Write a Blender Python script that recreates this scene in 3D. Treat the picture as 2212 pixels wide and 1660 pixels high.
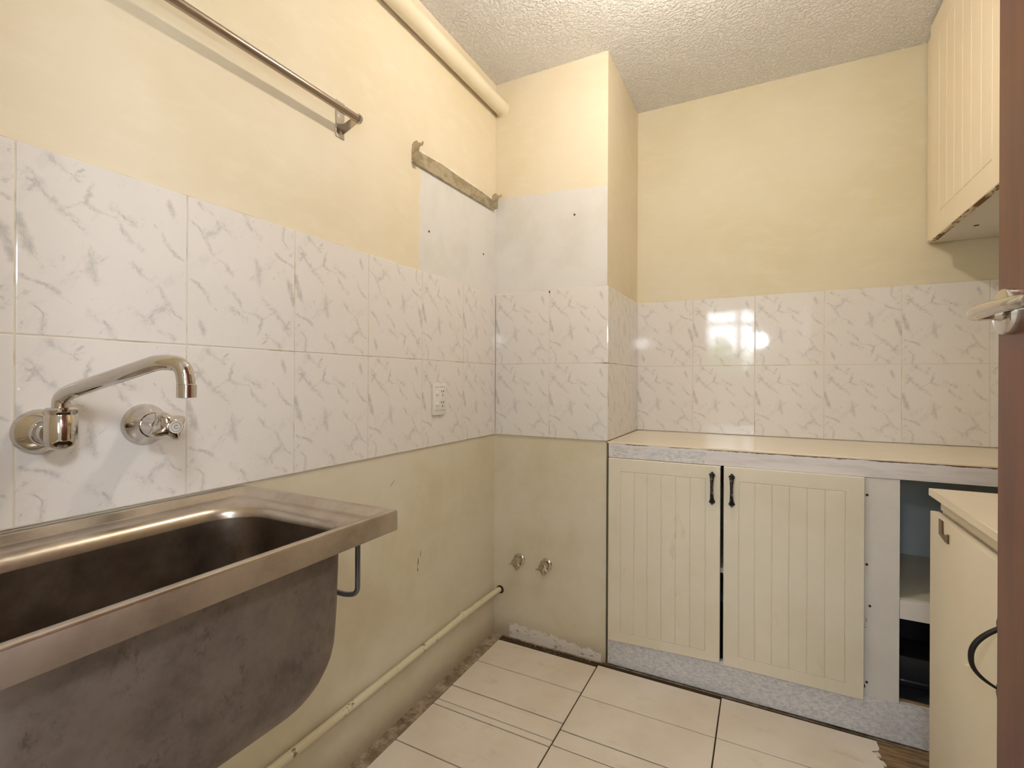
import bpy, bmesh, math, random
from mathutils import Vector, Matrix
random.seed(7)
for o in list(bpy.data.objects): bpy.data.objects.remove(o)
S = bpy.context.scene
COL = S.collection
PI = math.pi

# ------------------------------------------------------------ camera
cam_d = bpy.data.cameras.new('camera')
cam = bpy.data.objects.new('camera', cam_d); COL.objects.link(cam)
cam_d.sensor_width = 36.0
cam_d.lens = 1051.30/2212*36.0
cam_d.shift_x = -0.002586
cam_d.shift_y = -0.003997
cam_d.clip_start = 0.02
r3 = Vector((0.8899993, 0.45593776, 0.00469199))
u3 = Vector((-0.00397804, -0.00252553, 0.9999889))
f3 = Vector((-0.45595594, 0.89000081, 0.00043399))
M = Matrix(((r3.x, u3.x, -f3.x, 1.02807), (r3.y, u3.y, -f3.y, -1.82328), (r3.z, u3.z, -f3.z, 1.08361), (0, 0, 0, 1)))
cam.matrix_world = M
S.camera = cam

# ------------------------------------------------------------ world, lights, exposure
W = bpy.data.worlds.new('sky'); S.world = W; W.use_nodes = True
wn = W.node_tree.nodes; wl = W.node_tree.links; wn.clear()
wo = wn.new('ShaderNodeOutputWorld'); wb = wn.new('ShaderNodeBackground')
tc = wn.new('ShaderNodeTexCoord'); sp = wn.new('ShaderNodeSeparateXYZ'); rp = wn.new('ShaderNodeValToRGB')
wl.new(tc.outputs['Generated'], sp.inputs[0]); wl.new(sp.outputs['Z'], rp.inputs[0])
rp.color_ramp.elements[0].position = 0.0; rp.color_ramp.elements[0].color = (0.90, 0.94, 1.0, 1)
rp.color_ramp.elements[1].position = 0.6; rp.color_ramp.elements[1].color = (0.66, 0.79, 1.0, 1)
wl.new(rp.outputs[0], wb.inputs['Color']); wb.inputs['Strength'].default_value = 20.0
wl.new(wb.outputs[0], wo.inputs[0])

def area(name, loc, rot, sx, sy, power, color, portal=False):
    d = bpy.data.lights.new(name, 'AREA'); d.shape = 'RECTANGLE'; d.size = sx; d.size_y = sy
    d.energy = power; d.color = color
    if portal: d.cycles.is_portal = True
    o = bpy.data.objects.new(name, d); COL.objects.link(o); o.location = loc; o.rotation_euler = rot
    return o
# portals that steer sky sampling through the far window and the added side window of the room behind the camera
area('window_portal', (0.60, -4.72, 1.65), (PI/2, 0, 0), 0.95, 0.95, 1, (1, 1, 1), True)
area('window_portal', (2.72, -3.75, 1.525), (PI/2, 0, PI/2), 1.45, 1.3, 1, (1, 1, 1), True)
# the bare bulb of the laundry ceiling light
LAMP = (0.80, -0.60, 2.175)
BULB_R = 0.026; BULB_STRENGTH = 17.0/(4*PI*PI*BULB_R**2)   # a 17 W (radiant) glowing bulb, built further down as the lamp's own mesh
# the photographer's flash head, mirrored in the glazed tiles and in the tiled corners
fd = bpy.data.lights.new('flash_light', 'POINT'); fd.energy = 12.0; fd.color = (0.90, 0.95, 1.0); fd.shadow_soft_size = 0.055
fo_ = bpy.data.objects.new('flash_light', fd); COL.objects.link(fo_); fo_.location = (0.985, -1.80, 1.43)

vs = S.view_settings
vs.view_transform = 'Standard'; vs.look = 'None'; vs.gamma = 1.0; vs.use_curve_mapping = False
vs.exposure = 0.12

# ------------------------------------------------------------ materials
def L(r, g=None, b=None):
    def f(c):
        c /= 255.0
        return c/12.92 if c <= 0.04045 else ((c+0.055)/1.055)**2.4
    return (f(r), f(g), f(b), 1.0)

class Mat:
    def __init__(s, name, color=(0.8, 0.8, 0.8, 1), rough=0.5, metal=0.0, spec=0.5, coat=0.0):
        s.m = bpy.data.materials.new(name); s.m.use_nodes = True
        s.t = s.m.node_tree; s.n = s.t.nodes; s.l = s.t.links
        s.b = s.n['Principled BSDF']
        s.b.inputs['Base Color'].default_value = color
        s.b.inputs['Roughness'].default_value = rough
        s.b.inputs['Metallic'].default_value = metal
        s.b.inputs['Specular IOR Level'].default_value = spec
        s.b.inputs['Coat Weight'].default_value = coat
        s._c = None
    def coord(s):
        if s._c is None: s._c = s.n.new('ShaderNodeTexCoord').outputs['Object']
        return s._c
    def geo(s):
        return s.n.new('ShaderNodeNewGeometry').outputs['Position']
    def mapping(s, scale=(1, 1, 1), rot=(0, 0, 0), loc=(0, 0, 0), src=None):
        m = s.n.new('ShaderNodeMapping'); s.l.new(src or s.coord(), m.inputs[0])
        m.inputs['Scale'].default_value = scale; m.inputs['Rotation'].default_value = rot; m.inputs['Location'].default_value = loc
        return m.outputs[0]
    def noise(s, scale=5, detail=3, rough=0.5, src=None, dist=0.0):
        n = s.n.new('ShaderNodeTexNoise'); s.l.new(src or s.coord(), n.inputs['Vector'])
        n.inputs['Scale'].default_value = scale; n.inputs['Detail'].default_value = detail
        n.inputs['Roughness'].default_value = rough; n.inputs['Distortion'].default_value = dist
        return n.outputs['Fac']
    def math(s, op, a, b=None, c=None, clamp=False):
        n = s.n.new('ShaderNodeMath'); n.operation = op; n.use_clamp = clamp
        for i, v in enumerate((a, b, c)):
            if v is None: continue
            if isinstance(v, (int, float)): n.inputs[i].default_value = v
            else: s.l.new(v, n.inputs[i])
        return n.outputs[0]
    def ramp(s, fac, p0, p1, v0=0.0, v1=1.0):
        n = s.n.new('ShaderNodeMapRange'); n.interpolation_type = 'SMOOTHSTEP'
        s.l.new(fac, n.inputs[0]); n.inputs[1].default_value = p0; n.inputs[2].default_value = p1
        n.inputs[3].default_value = v0; n.inputs[4].default_value = v1
        return n.outputs[0]
    def mix(s, fac, a, b):
        n = s.n.new('ShaderNodeMix'); n.data_type = 'RGBA'
        if isinstance(fac, (int, float)): n.inputs[0].default_value = fac
        else: s.l.new(fac, n.inputs[0])
        for i, v in ((6, a), (7, b)):
            if isinstance(v, tuple): n.inputs[i].default_value = v
            else: s.l.new(v, n.inputs[i])
        return n.outputs[2]
    def color(s, v): s.l.new(v, s.b.inputs['Base Color'])
    def rough(s, v): s.l.new(v, s.b.inputs['Roughness'])
    def bump(s, h, strength=0.3, dist=0.002):
        n = s.n.new('ShaderNodeBump'); n.inputs['Strength'].default_value = strength; n.inputs['Distance'].default_value = dist
        s.l.new(h, n.inputs['Height']); s.l.new(n.outputs[0], s.b.inputs['Normal'])
    def xyz(s, src):
        n = s.n.new('ShaderNodeSeparateXYZ'); s.l.new(src, n.inputs[0]); return n.outputs

MT = {}
# painted walls: cream, mottled; on the left wall and chimney breast a bare pale patch; below the tiles a greener coat
def wall_paint(name, patch=None, base=(235, 224, 201), low=(226, 218, 198), plaster=False):
    m = Mat(name, rough=0.55, spec=0.3)
    g = m.geo(); x, y, z = m.xyz(g)
    n1 = m.noise(2.2, 4, 0.6, src=g); n2 = m.noise(11, 3, 0.6, src=m.mapping((1, 1, 2.5), src=g))
    c = m.mix(m.ramp(n1, 0.35, 0.7), L(*base), L(base[0]-6, base[1]-8, base[2]-14))
    c = m.mix(m.ramp(n2, 0.45, 0.75, 0, 0.35), c, L(base[0]+6, base[1]+6, base[2]+8))
    edge = m.math('MULTIPLY', m.math('SUBTRACT', m.noise(9, 4, 0.6, src=g), 0.5), 0.05)
    lowm = m.ramp(m.math('ADD', z, 0), 0.86, 0.858)
    lown = m.mix(m.ramp(m.noise(3.0, 5, 0.65, src=g), 0.35, 0.72), L(*low), L(low[0]-12, low[1]-14, low[2]-22))
    # grime that builds up towards the floor
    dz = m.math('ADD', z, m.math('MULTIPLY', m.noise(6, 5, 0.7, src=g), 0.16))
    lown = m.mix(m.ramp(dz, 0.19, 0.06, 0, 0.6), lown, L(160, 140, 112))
    c = m.mix(lowm, c, lown)
    bumph = m.noise(60, 3, 0.6, src=g)
    if patch == 'left':
        ym = m.ramp(m.math('ADD', y, edge), -0.515, -0.507)
        zm = m.ramp(m.math('ADD', z, m.math('MULTIPLY', edge, 0.3)), 1.835, 1.825)
        pm = m.math('MULTIPLY', m.math('MULTIPLY', ym, zm), m.ramp(z, 1.0, 1.01))
        # strip of torn paper above the steel bracket
        tn = m.math('ADD', m.math('MULTIPLY', m.noise(14, 3, 0.6, src=g), 0.045), 1.838)
        tm = m.math('MULTIPLY', m.math('LESS_THAN', z, tn), m.math('MULTIPLY', m.math('GREATER_THAN', z, 1.8), m.math('GREATER_THAN', y, -0.50)))
    elif patch == 'column':
        zz = m.math('ADD', z, m.math('MULTIPLY', x, 0.05))
        pm = m.math('MULTIPLY', m.ramp(m.math('ADD', zz, m.math('MULTIPLY', edge, 0.5)), 1.866, 1.858), m.ramp(z, 1.0, 1.01)); tm = None
    else: pm = None; tm = None
    if pm is not None:
        pc = m.mix(m.ramp(m.noise(5, 4, 0.6, src=g), 0.4, 0.7), L(229, 227, 224), L(221, 218, 211))
        c = m.mix(pm, c, pc)
        if tm is not None: c = m.mix(m.math('MULTIPLY', tm, 0.8), c, L(244, 240, 230))
        bumph = m.math('ADD', bumph, m.math('MULTIPLY', pm, -1.5))
    if plaster:
        # crumbled white plaster low on the chimney breast
        h = m.math('ADD', z, m.math('MULTIPLY', m.noise(16, 5, 0.75, src=g), -0.075))
        bell = m.math('MULTIPLY', m.ramp(x, 0.055, 0.10), m.ramp(x, 0.49, 0.44))
        top = m.math('SUBTRACT', 0.016, m.math('MULTIPLY', m.math('SUBTRACT', x, 0.12), 0.055))
        w = m.math('MULTIPLY', m.math('LESS_THAN', h, top), m.math('GREATER_THAN', bell, 0.3))
        c = m.mix(w, c, m.mix(m.ramp(m.noise(30, 5, 0.8, src=m.mapping((1, 1, 2), src=g)), 0.56, 0.66), L(236, 228, 220), L(120, 108, 98)))
        bumph = m.math('ADD', bumph, m.math('MULTIPLY', w, m.math('MULTIPLY', m.noise(40, 4, 0.8, src=g), 12)))
    m.color(c); m.bump(bumph, 0.35, 0.0006)
    return m.m
MT['wall_left'] = wall_paint('wall_paint_left', 'left')
MT['wall_column'] = wall_paint('wall_paint_column', 'column', plaster=True)
MT['wall_side'] = wall_paint('wall_paint_side')
MT['wall_back'] = wall_paint('wall_paint_back', base=(227, 218, 194))
m = Mat('kitchen_paint', L(236, 233, 224), 0.6); m.bump(m.noise(50), 0.2, 0.0005); MT['kitchen'] = m.m

m = Mat('ceiling_texture', L(244, 242, 241), 0.8, spec=0.2)
n = m.noise(80, 3, 0.6, src=m.mapping((1, 1, 1)), dist=0.3)
v = m.ramp(n, 0.42, 0.62)
m.bump(m.math('ADD', v, m.math('MULTIPLY', m.noise(170, 2), 0.35)), 0.7, 0.008); MT['ceiling'] = m.m

# glazed wall tile with grey veins (the same print on every tile)
m = Mat('marble_tile', rough=0.06, spec=0.5)
def vm(op, a, b=None, sc=None):
    n = m.n.new('ShaderNodeVectorMath'); n.operation = op
    for i, v in ((0, a), (1, b)):
        if v is None: continue
        if isinstance(v, tuple): n.inputs[i].default_value = v
        else: m.l.new(v, n.inputs[i])
    if sc is not None: m.l.new(sc, n.inputs['Scale'])
    return n
# hand-placed print: polylines in tile coordinates (s to the right, t down, both 0..1), with a width
VEINS = [(1.0, [(.02, .18), (.10, .20), (.21, .28), (.33, .40), (.37, .50), (.41, .66)]),
         (0.7, [(.06, .13), (.10, .20), (.04, .24)]), (0.6, [(.16, .02), (.25, .09), (.31, .13)]),
         (0.6, [(.35, .23), (.51, .27), (.60, .37), (.69, .43)]), (0.9, [(.50, .21), (.57, .26), (.66, .27)]),
         (0.5, [(.76, .26), (.86, .36), (.97, .44)]), (0.8, [(.01, .38), (.06, .54), (.11, .62)]),
         (0.4, [(.02, .68), (.16, .73), (.27, .80)]), (0.9, [(.70, .87), (.85, .765), (.99, .85)]),
         (0.6, [(.60, .80), (.74, .86), (.90, .97)]), (0.8, [(.87, .10), (.90, .17)]),
         (0.7, [(.07, .83), (.13, .89), (.13, .99)]), (0.9, [(.38, .85), (.44, .90), (.52, .99)]), (0.5, [(.62, .52), (.80, .66), (.93, .82)]),
         (0.4, [(.21, .28), (.35, .23), (.40, .12)])]
wc = m.n.new('ShaderNodeTexNoise'); m.l.new(m.coord(), wc.inputs['Vector']); wc.inputs['Scale'].default_value = 20; wc.inputs['Detail'].default_value = 6; wc.inputs['Roughness'].default_value = 0.66
w1 = vm('SUBTRACT', wc.outputs['Color'], (0.5, 0.5, 0.5)).outputs[0]
w1 = vm('MULTIPLY', w1, (0.034, 0.0, 0.034)).outputs[0]
P = vm('ADD', m.coord(), w1).outputs[0]
P = vm('MULTIPLY', P, (1, 0, 1)).outputs[0]
best = None
for wd, pl in VEINS:
    pts = [((q[0]-0.5)*0.2512, 0.0, (0.5-q[1])*0.300) for q in pl]
    for A_, B_ in zip(pts[:-1], pts[1:]):
        ab = (B_[0]-A_[0], 0.0, B_[2]-A_[2]); l2 = ab[0]**2+ab[2]**2
        pa = vm('SUBTRACT', P, A_).outputs[0]
        tt = m.math('MULTIPLY', vm('DOT_PRODUCT', pa, ab).outputs['Value'], 1.0/l2, clamp=True)
        pr_ = vm('SCALE', ab, None, tt).outputs[0]
        dd = m.math('DIVIDE', vm('DISTANCE', pa, pr_).outputs['Value'], wd)
        best = dd if best is None else m.math('MINIMUM', best, dd)
wn1 = m.noise(34, 4, 0.7)
core = m.math('MULTIPLY', m.ramp(best, 0.0042, 0.0002), m.ramp(wn1, 0.43, 0.62))
halo = m.math('MULTIPLY', m.ramp(best, 0.014, 0.0), m.ramp(m.noise(22, 5, 0.75), 0.42, 0.64, 0, 0.50))
soft = m.ramp(m.noise(8, 7, 0.75, src=m.mapping((2.2, 1, 1.2), src=m.mapping((1, 1, 1), (0, -0.6, 0)))), 0.53, 0.70, 0, 0.30)
fl_ = m.math('MULTIPLY', m.ramp(m.noise(26, 6, 0.7, src=m.mapping((1.8, 1, 0.9), src=m.mapping((1, 1, 1), (0, -0.7, 0)))), 0.58, 0.70), m.ramp(m.noise(6, 2), 0.44, 0.58, 0, 0.50))
vv = m.math('MAXIMUM', m.math('MULTIPLY', core, 0.50), m.math('MAXIMUM', halo, fl_))
c = m.mix(soft, L(234, 229, 225), L(208, 206, 205))
c = m.mix(vv, c, L(156, 158, 158))
m.color(c); m.bump(m.noise(13, 2, 0.5), 0.10, 0.0022); MT['tile'] = m.m
m = Mat('grout', L(206, 192, 170), 0.8); m.color(m.mix(m.ramp(m.noise(14, 4), 0.5, 0.7), L(226, 216, 200), L(190, 172, 140))); MT['grout'] = m.m

# floor
m = Mat('floor_tile', rough=0.38, spec=0.35)
nn = m.noise(3.5, 5, 0.6, src=m.geo()); fine = m.noise(60, 3, 0.7, src=m.geo())
c = m.mix(m.ramp(nn, 0.35, 0.7), L(236, 226, 212), L(226, 213, 195))
c = m.mix(m.ramp(m.noise(7, 5, 0.7, src=m.mapping((1, 2.4, 1), (0, 0, 0.6), src=m.geo())), 0.56, 0.75, 0, 0.45), c, L(196, 178, 154))
c = m.mix(m.ramp(fine, 0.68, 0.80, 0, 0.25), c, L(150, 132, 110))
m.color(c); m.bump(m.noise(30, 2), 0.08, 0.001); MT['ftile'] = m.m
m = Mat('floor_screed', rough=0.9, spec=0.2)
c = m.mix(m.ramp(m.noise(18, 6, 0.75), 0.40, 0.62), L(186, 170, 148), L(136, 118, 96))
c = m.mix(m.ramp(m.noise(7, 5, 0.7), 0.52, 0.68), c, L(104, 88, 68))
m.color(c); m.bump(m.noise(50, 5, 0.8), 0.8, 0.004); MT['screed'] = m.m
m = Mat('dark_joint', L(70, 58, 46), 0.95, spec=0.1); MT['joint'] = m.m

# joinery
def lam(name, a, b, rough=0.35, gr=0.0):
    m = Mat(name, rough=rough, spec=0.4)
    g = m.geo()
    c = m.mix(m.ramp(m.noise(2.6, 5, 0.65, src=g), 0.38, 0.7), L(*a), L(*b))
    if gr:
        sm = m.ramp(m.noise(5, 6, 0.75, src=m.mapping((2.2, 2.2, 0.6), src=g)), 0.60, 0.76, 0, gr)
        c = m.mix(sm, c, L(190, 168, 126))
    m.color(c); m.bump(m.noise(25, 2, src=g), 0.06, 0.001)
    return m.m
MT['cream_door'] = lam('cream_vinyl_door', (230, 222, 203), (222, 213, 190), 0.30, 0.5)
MT['cream_panel'] = lam('cream_melamine', (232, 222, 200), (228, 216, 192), 0.38)
MT['worktop'] = lam('cream_worktop', (240, 228, 204), (236, 222, 196), 0.16)
MT['white_board'] = lam('white_painted_board', (224, 219, 212), (213, 207, 199), 0.5, 0.25)
MT['inside'] = lam('grey_blue_lining', (176, 186, 190), (164, 176, 182), 0.6)
MT['shelf'] = lam('shelf_board', (205, 200, 186), (196, 190, 174), 0.5)
MT['upper'] = lam('warm_cream_door', (238, 224, 198), (234, 218, 190), 0.32)

def blue_marble(m, g):
    p = m.mapping((1, 1, 2.0), (0, 0.5, 0), src=g)
    n1 = m.noise(60, 6, 0.78, src=p, dist=0.4)
    c = m.mix(m.ramp(n1, 0.38, 0.60), L(190, 192, 198), L(226, 222, 218))
    return m.mix(m.ramp(m.noise(55, 4, 0.7, src=p), 0.60, 0.75, 0, 0.5), c, L(164, 167, 174))
m = Mat('blue_grey_marble_laminate', rough=0.35); g = m.geo(); m.color(blue_marble(m, g)); MT['kick'] = m.m
m = Mat('fascia_paint', rough=0.4); g = m.geo(); x, y, z = m.xyz(g)
wob = m.math('MULTIPLY', m.math('SUBTRACT', m.noise(30, 3, 0.6, src=g), 0.5), 0.05)
mm = m.math('MULTIPLY', m.ramp(m.math('ADD', x, wob), 0.850, 0.838), m.ramp(x, 0.512, 0.520))
mm = m.math('MULTIPLY', mm, m.ramp(m.math('ADD', z, m.math('MULTIPLY', wob, 0.25)), 0.836, 0.833))
c = m.mix(m.ramp(m.noise(8, 5, 0.7, src=m.mapping((0.4, 1, 3), src=g)), 0.45, 0.7), L(226, 220, 220), L(206, 200, 198))
c = m.mix(m.math('MULTIPLY', mm, m.ramp(m.noise(20, 3, src=g), 0.35, 0.5, 0.5, 1.0)), c, blue_marble(m, g))
# brown chipped edge along the top
ch = m.math('MULTIPLY', m.math('GREATER_THAN', m.math('ADD', z, m.math('MULTIPLY', m.noise(22, 5, 0.8, src=m.mapping((1, 1, 0.3), src=g)), 0.012)), 0.8475), m.ramp(m.noise(4, 2, src=g), 0.47, 0.50))
c = m.mix(ch, c, L(112, 84, 62))
m.color(c); MT['fascia'] = m.m
m = Mat('chipped_chipboard', rough=0.9)
m.color(m.mix(m.ramp(m.noise(26, 5, 0.75, src=m.mapping((1, 0.4, 1), src=m.geo())), 0.45, 0.53), L(222, 208, 184), L(120, 84, 56))); m.bump(m.noise(60, 4, src=m.geo()), 0.6, 0.002); MT['chip'] = m.m
m = Mat('raw_timber', rough=0.8); m.color(m.mix(m.ramp(m.noise(14, 6, 0.7, src=m.mapping((0.4, 3, 1))), 0.4, 0.62), L(160, 132, 96), L(96, 74, 50))); m.bump(m.noise(20, 5, 0.8, src=m.mapping((0.5, 4, 1))), 0.8, 0.004); MT['timber'] = m.m

# brown entry door
m = Mat('brown_door_veneer', rough=0.33, spec=0.5)
p = m.mapping((9, 9, 0.9), src=m.geo())
c = m.mix(m.ramp(m.noise(4, 6, 0.65, src=p), 0.3, 0.7), L(112, 62, 42), L(88, 48, 35))
c = m.mix(m.ramp(m.noise(22, 4, 0.7, src=p), 0.55, 0.75, 0, 0.4), c, L(88, 46, 32))
m.color(c); MT['brown'] = m.m
MT['door_edge'] = Mat('door_edge_paint', L(190, 176, 165), 0.5).m

# metals
m = Mat('chrome', L(205, 200, 194), 0.07, 1.0); m.rough(m.ramp(m.noise(30, 4), 0.4, 0.7, 0.05, 0.16)); MT['chrome'] = m.m
m = Mat('dull_chrome', L(196, 188, 176), 0.2, 1.0); m.rough(m.ramp(m.noise(40, 4), 0.4, 0.7, 0.12, 0.35)); MT['chrome_dull'] = m.m
m = Mat('tub_rim_steel', metal=1.0)
p = m.mapping((1, 1, 1), src=m.geo())
m.color(m.mix(m.ramp(m.noise(7, 5, 0.7, src=p), 0.35, 0.7), L(206, 196, 182), L(180, 168, 152)))
m.rough(m.ramp(m.noise(30, 3, 0.6, src=m.mapping((3, 1, 3), src=m.geo())), 0.2, 0.8, 0.27, 0.34)); MT['rim'] = m.m
m = Mat('tub_apron_steel', metal=1.0); m.color(m.mix(m.ramp(m.noise(7, 5, 0.7, src=m.geo()), 0.35, 0.7), L(200, 190, 176), L(170, 158, 144))); m.b.inputs['Roughness'].default_value = 0.48; MT['apron'] = m.m
m = Mat('tub_bowl_steel', metal=0.9)
g = m.geo()
c = m.mix(m.ramp(m.noise(9, 6, 0.7, src=g), 0.35, 0.7), L(148, 138, 130), L(118, 109, 102))
c = m.mix(m.ramp(m.noise(38, 6, 0.8, src=m.mapping((1, 1, 0.6), src=g)), 0.55, 0.70, 0, 0.6), c, L(92, 84, 78))
m.color(c); m.rough(m.ramp(m.noise(14, 5, 0.7, src=g), 0.3, 0.7, 0.55, 0.72)); m.bump(m.noise(160, 2, src=g), 0.12, 0.0006); MT['bowl'] = m.m
m = Mat('tub_inside_steel', metal=0.95)
c = m.mix(m.ramp(m.noise(9, 6, 0.7, src=g if False else m.geo()), 0.35, 0.7), L(160, 146, 132), L(126, 113, 100))
m.color(c); m.rough(m.ramp(m.noise(14, 5, 0.7), 0.3, 0.7, 0.30, 0.42)); MT['bowl_in'] = m.m
m = Mat('brushed_rail', L(172, 158, 146), 0.22, 1.0); MT['rail'] = m.m
m = Mat('galvanised_steel', metal=1.0)
m.color(m.mix(m.ramp(m.noise(38, 4, 0.6, src=m.mapping((1, 0.6, 1))), 0.4, 0.6), L(168, 160, 142), L(196, 188, 170))); m.rough(m.ramp(m.noise(30), 0.4, 0.6, 0.35, 0.5)); MT['galv'] = m.m
MT['grey_rod'] = Mat('grey_coated_rod', L(112, 114, 118), 0.35, 0.6).m
m = Mat('aged_iron', metal=0.7)
m.color(m.mix(m.ramp(m.noise(120, 4, 0.7, src=m.mapping((1, 1, 0.6))), 0.52, 0.62), L(36, 34, 33), L(150, 142, 136))); m.b.inputs['Roughness'].default_value = 0.38; MT['iron'] = m.m
MT['black_iron'] = Mat('black_iron', L(40, 36, 34), 0.4, 0.5).m
MT['bronze'] = Mat('bronze_bracket', L(120, 98, 70), 0.3, 0.9).m
MT['white_plastic'] = Mat('white_plastic', L(236, 232, 224), 0.25).m
MT['cap'] = Mat('white_indicator', L(232, 230, 226), 0.3).m
MT['cap_print'] = Mat('indicator_print', L(120, 120, 122), 0.4).m
MT['dark'] = Mat('dark_slot', L(58, 48, 40), 0.8).m
MT['hole'] = Mat('screw_hole_dark', L(66, 50, 38), 0.9).m
m = Mat('pipe_paint', rough=0.3); m.color(m.mix(m.ramp(m.noise(5, 4), 0.4, 0.7), L(240, 230, 206), L(232, 220, 192))); MT['pipe'] = m.m
m = Mat('old_pipe_paint', rough=0.4)
m.color(m.mix(m.ramp(m.noise(26, 5, 0.75), 0.60, 0.68), L(222, 212, 182), L(130, 104, 74))); MT['low_pipe'] = m.m
MT['black_plastic'] = Mat('black_plastic', L(52, 52, 56), 0.35).m
MT['shadow_gap'] = Mat('dark_gap_strip', L(64, 66, 66), 0.7).m
m = Mat('window_glass', (1, 1, 1, 1), 0.0)
tb = m.n.new('ShaderNodeBsdfTransparent'); gb = m.n.new('ShaderNodeBsdfGlossy'); gb.inputs['Roughness'].default_value = 0.0
fr = m.n.new('ShaderNodeFresnel'); mx = m.n.new('ShaderNodeMixShader')
m.l.new(fr.outputs[0], mx.inputs[0]); m.l.new(tb.outputs[0], mx.inputs[1]); m.l.new(gb.outputs[0], mx.inputs[2]); m.l.new(mx.outputs[0], m.n['Material Output'].inputs[0]); MT['glass'] = m.m
MT['white_frame'] = Mat('white_frame', L(235, 235, 232), 0.4).m
m = Mat('leaf', L(96, 140, 60), 0.6); MT['leaf'] = m.m
MT['bark'] = Mat('bark', L(110, 90, 72), 0.9).m
MT['lawn'] = Mat('lawn', L(110, 128, 84), 0.9).m
m = Mat('bulb_glow', (1, 1, 1, 1)); m.b.inputs['Emission Color'].default_value = (1.0, 0.89, 0.74, 1); m.b.inputs['Emission Strength'].default_value = BULB_STRENGTH; MT['bulb'] = m.m

# ------------------------------------------------------------ helpers
def setp(o, label=None, cat=None, group=None, kind=None):
    if label: o['label'] = label
    if cat: o['category'] = cat
    if group: o['group'] = group
    if kind: o['kind'] = kind
    return o
def root(name, loc, label, cat, group=None, kind=None):
    o = bpy.data.objects.new(name, None); COL.objects.link(o); o.location = loc
    o.empty_display_size = 0.05
    return setp(o, label, cat, group, kind)
def wloc(o):
    v = Vector((0, 0, 0))
    while o is not None: v += o.location; o = o.parent
    return v
def link(name, me, mat, parent=None, loc=(0, 0, 0)):
    o = bpy.data.objects.new(name, me); COL.objects.link(o)
    if mat and not me.materials: me.materials.append(mat)
    if parent is not None:
        o.parent = parent; o.location = Vector(loc)-wloc(parent)
    else: o.location = loc
    return o
def build(name, bm, mat, parent=None, smooth=False, mats=None):
    """bm in world coordinates -> one mesh object whose origin sits at its base"""
    bmesh.ops.recalc_face_normals(bm, faces=bm.faces)
    xs = [v.co.x for v in bm.verts]; ys = [v.co.y for v in bm.verts]; zs = [v.co.z for v in bm.verts]
    c = Vector(((min(xs)+max(xs))/2, (min(ys)+max(ys))/2, min(zs)))
    bmesh.ops.translate(bm, verts=bm.verts, vec=-c)
    me = bpy.data.meshes.new(name); bm.to_mesh(me); bm.free()
    if mats:
        for k in mats: me.materials.append(k)
    if smooth:
        for p in me.polygons: p.use_smooth = True
        try: me.set_sharp_from_angle(angle=math.radians(40))
        except Exception: pass
    return link(name, me, mat, parent, c)
def box(bm, x0, x1, y0, y1, z0, z1, bev=0.0, seg=2, mi=0):
    v = [bm.verts.new((x, y, z)) for x in (x0, x1) for y in (y0, y1) for z in (z0, z1)]
    fs = [bm.faces.new([v[i] for i in q]) for q in ((0, 1, 3, 2), (4, 6, 7, 5), (0, 4, 5, 1), (2, 3, 7, 6), (0, 2, 6, 4), (1, 5, 7, 3))]
    for f in fs: f.material_index = mi
    if bev > 0:
        es = list({e for f in fs for e in f.edges})
        bmesh.ops.bevel(bm, geom=es, offset=bev, segments=seg, affect='EDGES', profile=0.5)
    return fs
def B(name, d, mat, parent=None, bev=0.0, seg=2):
    bm = bmesh.new(); box(bm, *d, bev=bev, seg=seg); return build(name, bm, mat, parent, smooth=bev > 0)
def tube(bm, pts, r, n=16, caps=True, radii=None):
    pts = [Vector(p) for p in pts]; rings = []
    t = (pts[1]-pts[0]).normalized()
    a = t.orthogonal().normalized()
    for i, p in enumerate(pts):
        if i == 0: tt = (pts[1]-pts[0])
        elif i == len(pts)-1: tt = (pts[-1]-pts[-2])
        else: tt = (pts[i+1]-pts[i]).normalized()+(pts[i]-pts[i-1]).normalized()
        tt.normalize(); a = (a-tt*a.dot(tt)).normalized(); b = tt.cross(a)
        rr = radii[i] if radii else r
        rings.append([bm.verts.new(p+a*math.cos(2*PI*k/n)*rr+b*math.sin(2*PI*k/n)*rr) for k in range(n)])
    for i in range(len(rings)-1):
        for k in range(n): bm.faces.new((rings[i][k], rings[i][(k+1) % n], rings[i+1][(k+1) % n], rings[i+1][k]))
    if caps: bm.faces.new(rings[0][::-1]); bm.faces.new(rings[-1])
def arc(c, r, a0, a1, n, f):
    return [f(c, r, a0+(a1-a0)*i/n) for i in range(n+1)]
def fillet(pts, r, n=6):
    pts = [Vector(p) for p in pts]; out = [pts[0]]
    for i in range(1, len(pts)-1):
        a = (pts[i-1]-pts[i]); b = (pts[i+1]-pts[i]); rr = min(r, a.length*0.49, b.length*0.49)
        p0 = pts[i]+a.normalized()*rr; p1 = pts[i]+b.normalized()*rr
        for k in range(n+1):
            t = k/n; out.append(p0*(1-t)**2+pts[i]*2*t*(1-t)+p1*t*t)
    out.append(pts[-1]); return out
def lathe(bm, o, axis, prof, n=24, caps=True):
    """prof: list of (distance along axis, radius)"""
    o = Vector(o); t = Vector(axis).normalized(); a = t.orthogonal().normalized(); b = t.cross(a); rings = []
    for h, r in prof:
        rings.append([bm.verts.new(o+t*h+a*math.cos(2*PI*k/n)*max(r, 1e-5)+b*math.sin(2*PI*k/n)*max(r, 1e-5)) for k in range(n)])
    for i in range(len(rings)-1):
        for k in range(n): bm.faces.new((rings[i][k], rings[i][(k+1) % n], rings[i+1][(k+1) % n], rings[i+1][k]))
    if caps: bm.faces.new(rings[0][::-1]); bm.faces.new(rings[-1])
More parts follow.
